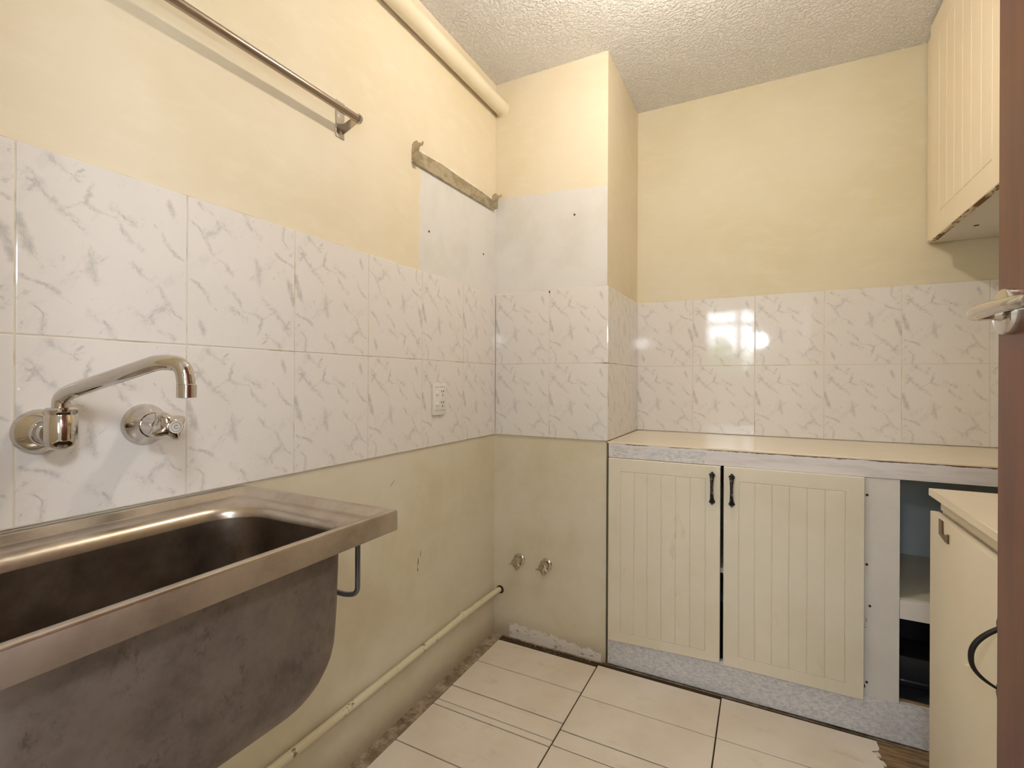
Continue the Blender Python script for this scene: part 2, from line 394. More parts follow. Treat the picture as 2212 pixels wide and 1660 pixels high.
def prism(bm, poly, axis, a0, a1):
    """poly: 2-D points; extruded along axis 'x','y' or 'z'"""
    def P(p, a):
        return {'x': (a, p[0], p[1]), 'y': (p[0], a, p[1]), 'z': (p[0], p[1], a)}[axis]
    lo_ = [bm.verts.new(P(p, a0)) for p in poly]; hi = [bm.verts.new(P(p, a1)) for p in poly]
    n = len(poly); bm.faces.new(lo_[::-1]); bm.faces.new(hi)
    for i in range(n): bm.faces.new((lo_[i], lo_[(i+1) % n], hi[(i+1) % n], hi[i]))
def holes(name, pts, normal, parent, r=0.0035):
    for p in pts:
        bm = bmesh.new(); lathe(bm, p, normal, [(-0.004, r), (0.0006, r*1.05), (0.0008, r*0.7)], 10)
        build('screw_hole', bm, MT['hole'], parent)

# ------------------------------------------------------------ room shell
TW = 0.2512; TH = 0.300; ZT0, ZT1, ZT2 = 0.851, 1.151, 1.451
CW, RD, H = 0.4949, 0.4978, 2.356     # chimney breast width, recess depth, ceiling height
XR = 1.87; YF = -1.86; YK = -4.60; XK0, XK1 = -0.6, 2.6
TK = 0.006                            # tiles stand this proud of the plaster

bm = bmesh.new(); box(bm, -0.12, -TK, YF-0.10, 0.62, -0.1, H)
wl_ = setp(build('wall_left', bm, MT['wall_left']), kind='structure')
bm = bmesh.new()
box(bm, -TK, CW-TK, TK, 0.62, -0.1, H)
wc_ = setp(build('wall_column', bm, MT['wall_column']), kind='structure')
bm = bmesh.new(); box(bm, CW-TK+0.0001, CW-TK+0.0008, TK+0.001, RD+0.004, 0, H-0.001)
wsd_ = build('side_face', bm, MT['wall_side'], wc_)
bm = bmesh.new(); box(bm, CW-TK, XR+0.12, RD+TK, 0.62, -0.1, H)
wb_ = setp(build('wall_back', bm, MT['wall_back']), kind='structure')
bm = bmesh.new(); box(bm, XR, XR+0.12, YF-0.10, RD+TK, -0.1, H)
wr_ = setp(build('wall_right', bm, MT['wall_back']), kind='structure')
# wall with the doorway the camera looks through
bm = bmesh.new()
box(bm, -TK, 0.565, YF-0.10, YF, 0, H); box(bm, 1.345, XR, YF-0.10, YF, 0, H); box(bm, 0.565, 1.345, YF-0.10, YF, 2.05, H)
setp(build('wall_front', bm, MT['wall_back']), kind='structure')
# ceiling over both rooms
B('ceiling', (XK0-0.1, XK1+0.1, YK-0.1, 0.62, H, H+0.1), MT['ceiling']); setp(bpy.data.objects['ceiling'], kind='structure')
# kitchen behind the camera
wx0, wx1, wz0, wz1 = 0.27, 0.93, 1.20, 2.10
bm = bmesh.new()
box(bm, XK0, wx0, YK-0.1, YK, 0, H); box(bm, wx1, XK1, YK-0.1, YK, 0, H); box(bm, wx0, wx1, YK-0.1, YK, 0, wz0); box(bm, wx0, wx1, YK-0.1, YK, wz1, H)
setp(build('wall_far_front', bm, MT['kitchen']), kind='structure')
bm = bmesh.new(); box(bm, XK0-0.1, XK0, YK-0.1, YF, 0, H); box(bm, XK0, -0.12, YF-0.1, YF, 0, H)
setp(build('wall_far_left', bm, MT['kitchen']), kind='structure')
vy0, vy1, vz0, vz1 = -4.45, -3.05, 0.90, 2.15
bm = bmesh.new()
box(bm, XK1, XK1+0.1, YK-0.1, vy0, 0, H); box(bm, XK1, XK1+0.1, vy1, YF, 0, H); box(bm, XK1, XK1+0.1, vy0, vy1, 0, vz0); box(bm, XK1, XK1+0.1, vy0, vy1, vz1, H)
box(bm, XR+0.12, XK1, YF-0.1, YF, 0, H)
setp(build('wall_far_right', bm, MT['kitchen']), kind='structure')

def window(name, axis, p, a0, a1, z0, z1, mull, transom, label):
    """axis 'y': window in a wall y=p spanning x a0..a1; 'x': wall x=p spanning y"""
    def bx(bm, a, b, c, d, t0=-0.03, t1=0.03):
        if axis == 'y': box(bm, a, b, p+t0, p+t1, c, d)
        else: box(bm, p+t0, p+t1, a, b, c, d)
    bm = bmesh.new(); f = 0.045
    bx(bm, a0, a0+f, z0, z1); bx(bm, a1-f, a1, z0, z1); bx(bm, a0+f, a1-f, z0, z0+f); bx(bm, a0+f, a1-f, z1-f, z1)
    w = setp(build(name, bm, MT['white_frame']), label, kind='structure')
    edges = [a0+f]+[e for mm_ in mull for e in mm_]+[a1-f]
    for mm_ in mull:
        b2 = bmesh.new(); bx(b2, mm_[0], mm_[1], z0+f, z1-f, -0.025, 0.025); build('mullion', b2, MT['white_frame'], w)
    for i in range(0, len(edges), 2):
        b2 = bmesh.new(); bx(b2, edges[i], edges[i+1], z0+f, z1-f, -0.003, 0.003); build('pane', b2, MT['glass'], w)
        b3 = bmesh.new(); bx(b3, edges[i], edges[i+1], transom-0.02, transom+0.02, -0.02, 0.02); build('glazing_bar', b3, MT['white_frame'], w)
    return w
window('window_1', 'y', YK-0.05, wx0, wx1, wz0, wz1, [(0.685, 0.745)], 1.88, 'white casement window in the far wall behind the camera')
window('added_window', 'x', XK1+0.05, vy0, vy1, vz0, vz1, [(-3.77, -3.73)], 1.80, 'wide white window added on the right of the kitchen for daylight')  # unseen window, added to bring more daylight in through the doorway

# ------------------------------------------------------------ wall tiles
def tile_mesh(w, h, name='tile'):
    bm = bmesh.new(); g = 0.0010
    box(bm, -w/2+g, w/2-g, 0, 0.008, -h/2+g, h/2-g)
    es = [e for e in bm.edges if abs(e.verts[0].co.y) < 1e-6 and abs(e.verts[1].co.y) < 1e-6]
    bmesh.ops.bevel(bm, geom=es, offset=0.0016, segments=2, affect='EDGES', profile=0.6)
    bmesh.ops.recalc_face_normals(bm, faces=bm.faces)
    me = bpy.data.meshes.new(name); bm.to_mesh(me); bm.free(); me.materials.append(MT['tile'])
    for p in me.polygons: p.use_smooth = False
    return me
TM = tile_mesh(TW, TH)
TMN = tile_mesh(RD-TW, TH); TMX = tile_mesh(CW-TW, TH); TML = tile_mesh(XR-(CW-0.004+5*TW), TH)
def place_tile(me, parent, loc, rz, flip):
    o = bpy.data.objects.new('tile', me); COL.objects.link(o)
    o.parent = parent; o.location = Vector(loc)-wloc(parent)
    o.rotation_euler = (0, PI if flip else 0, rz)
    jx, jy = random.uniform(-0.0010, 0.0010), random.uniform(-0.0010, 0.0010)
    o.rotation_euler = (jx, (PI if flip else 0), rz+jy)
for row, zc in ((0, ZT0+TH/2), (1, ZT1+TH/2)):
    for i in range(7):
        place_tile(TM, wl_, (0, -(i+0.5)*TW, zc), PI/2, row == 1 and i % 2 == 0 and i > 0)
    place_tile(TM, wc_, (TW/2, 0, zc), 0, row == 1 and False)
    place_tile(TMX, wc_, (TW+(CW-TW)/2, 0, zc), 0, False)
    place_tile(TM, wc_, (CW, TW/2, zc), PI/2, row == 1)
    place_tile(TMN, wc_, (CW, TW+(RD-TW)/2, zc), PI/2, False)
    for i in range(5):
        place_tile(TM, wb_, (CW-0.004+(i+0.5)*TW, RD, zc), 0, row == 1 and i in (0, 3))
    place_tile(TML, wb_, ((CW-0.004+5*TW+XR)/2, RD, zc), 0, False)
# grout beds behind the tiles
B('grout_bed', (-TK, -0.0012, -7*TW, 0.0, ZT0, ZT2), MT['grout'], wl_)
bm = bmesh.new(); box(bm, 0, CW-0.0012, 0.0012, 0.02, ZT0, ZT2); box(bm, CW-0.02, CW-0.0012, 0.0012, RD, ZT0, ZT2); build('grout_bed', bm, MT['grout'], wc_)
B('grout_bed', (CW, XR, RD+0.0012, RD+TK, ZT0, ZT2), MT['grout'], wb_)
# holes and scuffs
holes('h', [(-TK, -0.46, 1.597), (-TK, -0.093, 1.604)], (1, 0, 0), wl_, 0.004)
holes('h', [(0.355, TK, 1.743)], (0, -1, 0), wc_, 0.004)
holes('h', [(0.251, 0, 1.443)], (0, -1, 0), wc_, 0.0035)
for (y, z, l, w, t) in ((-0.512, 0.47, 0.028, 0.003, 0.15), (-0.514, 0.445, 0.016, 0.0025, -0.1), (-0.50, 0.495, 0.022, 0.0015, 0.12), (-0.64, 0.76, 0.03, 0.0012, 0.9)):
    bm = bmesh.new(); d = Vector((0, math.sin(t), math.cos(t)))*l/2; s_ = Vector((0, math.cos(t), -math.sin(t)))*w/2; c = Vector((-TK+0.0004, y, z))
    v = [bm.verts.new(c+q) for q in (-d, s_*1.2-d*0.3, d*0.4+s_, d, -s_*0.7+d*0.2, -s_-d*0.5)]
    f = bm.faces.new(v); ex = bmesh.ops.extrude_face_region(bm, geom=[f]); bmesh.ops.translate(bm, verts=[e for e in ex['geom'] if isinstance(e, bmesh.types.BMVert)], vec=(0.0003, 0, 0))
    build('scuff_mark', bm, MT['hole'], wl_)
# end of the low pipe's hole in the chimney breast
bm = bmesh.new(); lathe(bm, (0.026, TK, 0.187), (0, -1, 0), [(-0.01, 0.019), (0.0006, 0.018), (0.0008, 0.012)], 9); build('pipe_hole', bm, MT['dark'], wc_)

# ------------------------------------------------------------ floor
fl = setp(B('floor', (XK0-0.1, XK1+0.1, YK-0.1, 0.62, -0.10, -0.0045), MT['screed']), kind='structure')
def ftile(x0, x1, y0, y1, poly=None, z=0.0, tilt=0.0):
    bm = bmesh.new(); g = 0.0021
    if poly is None:
        poly = [(x0+g, y0+g), (x1-g, y0+g), (x1-g, y1-g), (x0+g, y1-g)]
    prism(bm, poly, 'z', -0.012, z)
    top = [e for e in bm.edges if abs(e.verts[0].co.z-z) < 1e-6 and abs(e.verts[1].co.z-z) < 1e-6]
    bmesh.ops.bevel(bm, geom=top, offset=0.0009, segments=1, affect='EDGES')
    for v in bm.verts: v.co.z += (v.co.x-x0)*tilt
    build('tile', bm, MT['ftile'], fl)
XL, X1, X2, X3 = 0.044, 0.469, 0.902, 1.335
for a, b in ((-0.040, -0.213), (-0.213, -0.383), (-0.383, -0.466), (-0.466, -0.494), (-0.494, -0.680), (-0.680, -1.10), (-1.10, -1.52), (-1.52, -1.94)):
    ftile(XL, X1, b, a, z=random.uniform(-0.0006, 0.0006))
for a, b in ((-0.026, -0.228), (-0.228, -0.412), (-0.412, -0.482), (-0.482, -0.80), (-0.80, -1.22), (-1.22, -1.64), (-1.64, -2.06)):
    ftile(X1, X2, b, a, z=random.uniform(-0.0006, 0.0006))
ftile(X2, X3, -0.226, -0.02, poly=[(X2+0.002, -0.224), (1.338, -0.224), (1.333, -0.133), (1.328, -0.098), (1.312, -0.071), (1.331, -0.062), (1.336, -0.050), (1.334, -0.017), (X2+0.002, -0.017)])
for a, b in ((-0.226, -0.44), (-0.44, -0.86), (-0.86, -1.28), (-1.28, -1.70), (-1.70, -2.12)):
    ftile(X2, X3, b, a, z=random.uniform(-0.0006, 0.0006))
    ftile(X3, XR, b, a, z=random.uniform(-0.0006, 0.0006))
# kitchen floor tiles (behind the camera)
for i in range(7):
    for j in range(6):
        x0 = XK0+i*0.457; y1 = -2.12-j*0.41
        ftile(x0, x0+0.457, y1-0.41, y1)
B('joint_bed', (XL-0.002, XR, -2.1, -0.004, -0.0046, -0.0040), MT['joint'], fl)
# the bare timber patch left of the right-hand cabinet, and two chips of broken tile
bm = bmesh.new(); prism(bm, [(1.312, -0.21), (1.50, -0.21), (1.50, -0.002), (1.30, -0.012), (1.31, -0.05)], 'z', -0.006, -0.0028); build('timber_patch', bm, MT['timber'], fl)
def shard(poly, z0, z1, lab):
    bm = bmesh.new(); prism(bm, poly, 'z', z0, z1); setp(build('tile_chip', bm, MT['ftile']), lab, 'tile chip', 'broken chips at the cracked floor tile')
shard([(1.312, -0.082), (1.329, -0.074), (1.334, -0.088), (1.322, -0.095)], -0.0028, 0.003, 'small broken tile chip lying at the cracked floor tile corner')
shard([(1.318, -0.104), (1.336, -0.108), (1.340, -0.122), (1.330, -0.121)], -0.0028, 0.002, 'pointed splinter of broken tile beside the bare timber patch')
# crumbs of mortar along the left wall
bm = bmesh.new()
rr = random.Random(3)
for i in range(420):
    t = rr.random()**0.8; y = -0.01-t*1.1; x = rr.uniform(0.0, 0.035); s_ = rr.uniform(0.0012, 0.0045)
    if rr.random() < 0.3: x = rr.uniform(0.03, 0.44); y = -rr.uniform(0.0, 0.030)
    q = [Vector((rr.uniform(-1, 1), rr.uniform(-1, 1), rr.uniform(0, 1)))*s_ for _ in range(4)]
    v = [bm.verts.new(Vector((x, y, -0.0045))+k) for k in q]
    for tri in ((0, 1, 2), (0, 1, 3), (0, 2, 3), (1, 2, 3)): bm.faces.new([v[k] for k in tri])
setp(build('mortar_crumbs', bm, MT['screed']), 'loose brown mortar crumbs along the bare edge of the floor', 'rubble', kind='stuff')

# ------------------------------------------------------------ overhead pipe and low pipe
t = root('overhead_pipe', (0.030, -0.9, 2.22), 'thick cream painted pipe running just below the ceiling along the left wall', 'pipe')
bm = bmesh.new(); tube(bm, [(0.027, TK, 2.243), (0.027, -1.85, 2.243)], 0.030, 28); build('pipe_body', bm, MT['pipe'], t, True)
bm = bmesh.new(); lathe(bm, (0.027, 0.004, 2.243), (0, -1, 0), [(0, 0.033), (0.003, 0.032), (0.006, 0.0302)], 24); build('filler_collar', bm, MT['pipe'], t, True)
t = root('low_pipe', (0.012, -0.9, 0.165), 'thin old cream painted pipe running low along the left wall into the corner', 'pipe')
bm = bmesh.new(); tube(bm, [(0.026, 0.03, 0.187), (0.014, -0.04, 0.182), (0.008, -0.25, 0.180), (0.008, -0.66, 0.174), (0.008, -1.05, 0.170), (0.008, -1.80, 0.166)], 0.0115, 14); build('pipe_body', bm, MT['low_pipe'], t, True)
bm = bmesh.new(); lathe(bm, (0.008, -0.262, 0.180), (0, 1, -0.01), [(0, 0.0135), (0.003, 0.0165), (0.015, 0.0165), (0.018, 0.0135)], 16); box(bm, -0.006, -0.002, -0.262, -0.248, 0.155, 0.170, 0.001); build('saddle_clip', bm, MT['low_pipe'], t, True)

# ------------------------------------------------------------ towel rail
t = root('towel_rail', (0.0, -0.86, 1.742), 'brushed steel hanging rail high on the left wall', 'rail')
bm = bmesh.new(); tube(bm, [(0.047, -0.842, 1.789), (0.047, -1.84, 1.789)], 0.0100, 20); build('rail_tube', bm, MT['rail'], t, True)
for y in (-0.860, -1.80):
    s_ = 'mount_plate'
    pl = B(s_, (-TK, -0.003, y-0.015, y+0.015, 1.742, 1.842), MT['chrome_dull'], t, 0.0008, 1)
    bm = bmesh.new(); lathe(bm, (-0.003, y, 1.757), (1, 0, 0), [(0, 0.0045), (0.002, 0.004), (0.003, 0.002)], 12); build('screw', bm, MT['chrome_dull'], pl, True)
    # folded arm that carries the rail: flat web sweeping forward
    bm = bmesh.new()
    prism(bm, [(-0.004, 1.757), (0.010, 1.762), (0.050, 1.778), (0.060, 1.789), (0.055, 1.800), (0.040, 1.803), (0.034, 1.797), (-0.004, 1.786)], 'y', y+0.011, y+0.013)
    build('arm', bm, MT['chrome_dull'], t)
    bm = bmesh.new(); lathe(bm, (0.047, y+0.020, 1.789), (0, -1, 0), [(0, 0.0125), (0.006, 0.0135), (0.008, 0.0100)], 18); build('end_ring', bm, MT['chrome_dull'], t, True)

# ------------------------------------------------------------ galvanised wall bracket (dryer mount)
t = root('dryer_bracket', (0.0, -0.28, 1.79), 'bare galvanised steel wall bracket with hooked ends above the pale patch', 'bracket')
bm = bmesh.new()
prof = [(-0.556, 1.798), (-0.022, 1.806), (-0.022, 1.846), (-0.10, 1.850), (-0.30, 1.850), (-0.40, 1.852), (-0.50, 1.846), (-0.556, 1.843)]
prism(bm, [(p[0], p[1]) for p in prof], 'x', -TK, 0.0035); build('strip', bm, MT['galv'], t)
def hook(y, z):
    bm = bmesh.new()
    pts = [(-TK, z-0.045), (0.022, z-0.042), (0.022, z-0.004), (0.026, z+0.004), (0.036, z+0.003), (0.041, z+0.012), (0.038, z+0.017), (0.032, z+0.012), (0.020, z+0.016), (0.014, z+0.024), (0.002, z+0.022), (-TK, z+0.014)]
    prism(bm, pts, 'y', y-0.0015, y+0.0015); build('hook', bm, MT['galv'], t)
hook(-0.553, 1.843); hook(-0.024, 1.852)
bm = bmesh.new(); box(bm, 0.0, 0.024, -0.553, -0.536, 1.798, 1.8005); build('fold', bm, MT['galv'], t)

# ------------------------------------------------------------ power outlet
t = root('power_outlet', (0.0, -0.411, 0.959), 'white double power outlet mounted on the marble tiles of the left wall', 'outlet')
B('face_plate', (0.0, 0.0085, -0.449, -0.373, 0.959, 1.071), MT['white_plastic'], t, 0.003, 2)
for zc, up_ in ((1.036, 1), (0.997, 0)):
    bm = bmesh.new(); lathe(bm, (0.0085, -0.428, zc), (1, 0, 0), [(0, 0.0085), (0.004, 0.0075), (0.006, 0.004)], 20); build('rocker_switch', bm, MT['white_plastic'], t, True)
    for dy, dz, a in ((-0.006, 0.007, 0.5), (0.006, 0.007, -0.5), (0, -0.007, 0)):
        bm = bmesh.new(); box(bm, 0.0088, 0.0094, -0.0011, 0.0011, -0.0042, 0.0042)
        bmesh.ops.rotate(bm, verts=bm.verts, cent=(0, 0, 0), matrix=Matrix.Rotation(a, 3, 'X')); bmesh.ops.translate(bm, verts=bm.verts, vec=(0, -0.396+dy, zc+dz)); build('socket_slot', bm, MT['dark'], t)
for z in (1.058, 0.976):
    B('groove', (0.0085, 0.0093, -0.440, -0.383, z, z+0.0012), MT['chrome_dull'], t)

# ------------------------------------------------------------ wall spout and stop tap over the tub
t = root('wall_spout', (0.0, -1.478, 0.985), 'chrome swivel spout on a round wall flange above the laundry tub', 'tap')
FY = -1.477; FZ = 0.998
bm = bmesh.new(); lathe(bm, (0, FY, FZ), (1, 0, 0), [(0, 0.036), (0.003, 0.0355), (0.010, 0.031), (0.018, 0.022), (0.021, 0.0195), (0.024, 0.0192)], 36); build('flange', bm, MT['chrome'], t, True)
bm = bmesh.new(); lathe(bm, (0.020, FY, FZ), (1, 0, 0), [(0, 0.0185), (0.018, 0.019), (0.030, 0.018)], 28)
build('neck', bm, MT['chrome'], t, True)
bm = bmesh.new(); lathe(bm, (0.060, FY+0.004, FZ-0.026), (0, 0, 1), [(0, 0.004), (0.002, 0.012), (0.007, 0.018), (0.016, 0.0205), (0.052, 0.0205), (0.054, 0.019), (0.056, 0.019), (0.058, 0.0205), (0.063, 0.0205), (0.066, 0.017)], 32)
build('swivel_body', bm, MT['chrome'], t, True)
px = 0.060; py = FY+0.004
path = fillet([(px, py, FZ+0.036), (px, py, 1.052), (px+0.02, py+0.004, 1.063), (0.262, -1.436, 1.108), (0.297, -1.424, 1.104), (0.301, -1.422, 1.070)], 0.030, 8)
bm = bmesh.new(); tube(bm, path, 0.0113, 20); build('spout', bm, MT['chrome'], t, True)
bm = bmesh.new(); lathe(bm, (0.301, -1.422, 1.076), (0, 0, -1), [(0, 0.0108), (0.001, 0.0123), (0.019, 0.0123), (0.020, 0.0095)], 24); build('aerator', bm, MT['chrome'], t, True)

def stop_tap(name, base, axis, side, scale, label, group, cap=True):
    t = root(name, base, label, 'tap', group)
    b = Vector(base); ax = Vector(axis); k = scale
    bm = bmesh.new(); lathe(bm, b, ax, [(0, 0.0355*k), (0.003*k, 0.035*k), (0.009*k, 0.031*k), (0.020*k, 0.024*k), (0.028*k, 0.0215*k)], 32); build('flange', bm, MT['chrome'], t, True)
    bm = bmesh.new(); lathe(bm, b, ax, [(0.026*k, 0.0205*k), (0.040*k, 0.0190*k), (0.050*k, 0.0165*k), (0.056*k, 0.0165*k)], 28); build('bonnet', bm, MT['chrome'], t, True)
    # handle: hub with four rounded lugs
    bm = bmesh.new(); a = ax.orthogonal().normalized(); a = Vector((0, 0, 1)) if abs(ax.z) < 0.5 else a; c = ax.cross(a)
    n = 48; prof = [(0.054, 0.62, 0.0), (0.058, 0.9, 0.4), (0.066, 1.0, 1.0), (0.078, 0.98, 1.0), (0.085, 0.8, 0.7), (0.090, 0.58, 0.0)]
    rings = []
    for h, sc, am in prof:
        ring = []
        for i in range(n):
            th = 2*PI*i/n; lug = (0.5+0.5*math.cos(4*(th-0.5)))**1.6
            r_ = (0.0185*sc+0.0095*am*lug)*k
            ring.append(bm.verts.new(b+ax*h*k+a*math.cos(th)*r_+c*math.sin(th)*r_))
        rings.append(ring)
    for i in range(len(rings)-1):
        for j in range(n): bm.faces.new((rings[i][j], rings[i][(j+1) % n], rings[i+1][(j+1) % n], rings[i+1][j]))
    bm.faces.new(rings[0][::-1]); bm.faces.new(rings[-1])
    hd = build('handle', bm, MT['chrome'], t, True)
    bm = bmesh.new(); lathe(bm, b+ax*0.089*k, ax, [(0, 0.0125*k), (0.005*k, 0.0125*k), (0.006*k, 0.0112*k)], 24); bt = build('button', bm, MT['chrome'], t, True)
    if cap:
        bm = bmesh.new(); lathe(bm, b+ax*0.0948*k, ax, [(0, 0.0108*k), (0.0008, 0.0106*k)], 24); cp = build('indicator', bm, MT['cap'], t, True)
        cp['label'] = 'white indicator disc printed with the letter C'
        # the printed C and its ring
        o = b+ax*(0.0948*k+0.0009)
        for R_, w_, a0, a1, nn in ((0.0030, 0.0006, 0.7, 2*PI-0.7, 18), (0.0082, 0.0004, 0, 2*PI*0.98, 36)):
            bm = bmesh.new(); q = []
            for i in range(nn+1):
                th = a0+(a1-a0)*i/nn+PI/2+PI/2*0
                # 0 rad of the C opening points to +y (to the right as seen)
                d = Vector((0, math.cos(th-PI/2), math.sin(th-PI/2)))
                q.append((bm.verts.new(o+d*(R_-w_)), bm.verts.new(o+d*(R_+w_))))
            for i in range(nn): bm.faces.new((q[i][0], q[i][1], q[i+1][1], q[i+1][0]))
            build('print', bm, MT['cap_print'], cp)
    return t
stop_tap('stop_tap', (0.0, -1.330, 0.998), (1, 0, 0), 0, 1.08, 'chrome stop tap with a white C disc beside the spout', None)

def machine_tap(x, z, label):
    t = root('machine_tap', (x, TK, z), label, 'tap', 'washing machine taps low on the chimney breast')
    bm = bmesh.new(); lathe(bm, (x, TK, z), (0, -1, 0), [(0, 0.026), (0.003, 0.0255), (0.006, 0.021), (0.008, 0.016)], 28); build('flange', bm, MT['chrome_dull'], t, True)
    bm = bmesh.new(); lathe(bm, (x, TK-0.006, z), (0, -1, 0), [(0, 0.0145), (0.020, 0.0145), (0.024, 0.012), (0.034, 0.012)], 20); build('body', bm, MT['chrome_dull'], t, True)
    # threaded outlet nozzle pointing down
    bm = bmesh.new(); lathe(bm, (x, TK-0.022, z-0.008), (0, -0.35, -1), [(0, 0.0095), (0.012, 0.0095), (0.013, 0.0115), (0.018, 0.0115), (0.024, 0.006), (0.028, 0.003)], 16); build('outlet', bm, MT['chrome_dull'], t, True)
    # round handle ring with pointed tee bar
    bm = bmesh.new(); lathe(bm, (x, TK-0.036, z), (0, -1, 0), [(0, 0.010), (0.002, 0.0170), (0.007, 0.0170), (0.010, 0.011)], 24); build('handle', bm, MT['chrome_dull'], t, True)
    bm = bmesh.new(); tube(bm, [(x-0.030, TK-0.042, z-0.010), (x-0.012, TK-0.042, z-0.006), (x+0.012, TK-0.042, z-0.006), (x+0.020, TK-0.042, z-0.008)], 0.004, 10, radii=[0.0012, 0.0045, 0.0045, 0.002]); build('tee_bar', bm, MT['chrome_dull'], t, True)
    return t
machine_tap(0.118, 0.330, 'left of two small chrome washing machine taps nearer the corner')
machine_tap(0.240, 0.330, 'right of two small chrome washing machine taps nearer the cupboards')

# ------------------------------------------------------------ stainless laundry tub
def rrect(x0, x1, y0, y1, r, z, n=10):
    pts = []
    for cx, cy, a0 in ((x1-r, y1-r, 0), (x0+r, y1-r, PI/2), (x0+r, y0+r, PI), (x1-r, y0+r, 3*PI/2)):
        for i in range(n+1):
            a = a0+PI/2*i/n; pts.append((cx+r*math.cos(a), cy+r*math.sin(a), z))
    return pts
def loft(bm, rings, close_last=True, mi=None):
    vr = [[bm.verts.new(p) for p in r] for r in rings]
    for i in range(len(vr)-1):
        n = len(vr[i])
        for k in range(n):
            f = bm.faces.new((vr[i][k], vr[i][(k+1) % n], vr[i+1][(k+1) % n], vr[i+1][k]))
            if mi: f.material_index = mi[i]
    if close_last: bm.faces.new(vr[-1])
X0, X1_, Y0, Y1 = 0.002, 0.4385, -1.76, -1.134
t = root('laundry_tub', (0.22, -1.45, 0.56), 'deep stainless steel laundry tub with folded rim fixed to the left wall', 'sink')
rings = [rrect(X0+0.02, X1_-0.014, Y0+0.02, Y1-0.02, 0.001, 0.8116), rrect(X0, X1_, Y0, Y1, 0.002, 0.8115), rrect(X0, X1_, Y0, Y1, 0.002, 0.8450), rrect(X0+0.0012, X1_-0.0012, Y0+0.0012, Y1-0.0012, 0.002, 0.8475),
         rrect(X0+0.003, X1_-0.003, Y0+0.003, Y1-0.003, 0.003, 0.8482),
         rrect(X0+0.016, X1_-0.012, Y0+0.016, Y1-0.013, 0.014, 0.8482), rrect(X0+0.0185, X1_-0.0135, Y0+0.0185, Y1-0.0155, 0.016, 0.8470), rrect(X0+0.028, X1_-0.017, Y0+0.026, Y1-0.025, 0.024, 0.8375),
         rrect(X0+0.031, X1_-0.019, Y0+0.029, Y1-0.028, 0.026, 0.8362), rrect(X0+0.036, X1_-0.020, Y0+0.034, Y1-0.034, 0.030, 0.8358), rrect(X0+0.056, X1_-0.023, Y0+0.045, Y1-0.040, 0.070, 0.8358)]
bx0, bx1, by0, by1 = 0.088, 0.404, -1.70, -1.198
for i in range(7):
    th = PI/2*i/6; q = 0.019*(1-math.sin(th)); zz = 0.8356-0.024*(1-math.cos(th))
    rings.append(rrect(bx0-q, bx1+q*0.45, by0-q, by1+q, 0.078+q*0.5, zz))
bm = bmesh.new(); loft(bm, rings, False, mi=[1, 1]+[0]*60); rim = build('rim', bm, MT['rim'], t, True); rim.data.materials.append(MT['apron'])
def bowl(name, off, mat):
    bm = bmesh.new(); a, b, c, d = bx0-off, bx1+off, by0-off, by1+off
    R_ = [rrect(a, b, c, d, 0.078, 0.8116), rrect(a+0.001, b-0.001, c+0.001, d-0.003, 0.078, 0.70), rrect(a+0.002, b-0.002, c+0.002, d-0.006, 0.078, 0.655-off*0.3)]
    for i in range(1, 8):
        th = PI/2*i/8; q = 0.085*(1-math.cos(th)); zz = 0.655-off-0.085*math.sin(th)
        R_.append(rrect(a+q+0.002, b-q*0.22-0.002, c+q+0.002, d-q*1.1-0.006, max(0.078-q*0.4, 0.03), zz))
    R_.append(rrect(a+0.10, b-0.075, c+0.12, d-0.13, 0.04, 0.566-off))
    loft(bm, R_, True)
    return build(name, bm, mat, t, True)
bowl('bowl_inside', 0.0, MT['bowl_in']); bowl('bowl', 0.0015, MT['bowl'])
bm = bmesh.new(); lathe(bm, (0.245, -1.56, 0.5665), (0, 0, 1), [(0, 0.03), (0.006, 0.032), (0.007, 0.026), (0.005, 0.02)], 24); build('waste', bm, MT['chrome'], t, True)
# grey support rod under the right end
for yy in (-1.158, -1.735):
    bm = bmesh.new(); tube(bm, fillet([(0.365, yy, 0.833), (0.365, yy, 0.690), (0.338, yy, 0.682), (-0.004, yy, 0.682)], 0.03, 8), 0.0048, 12); build('support_rod', bm, MT['grey_rod'], t, True)

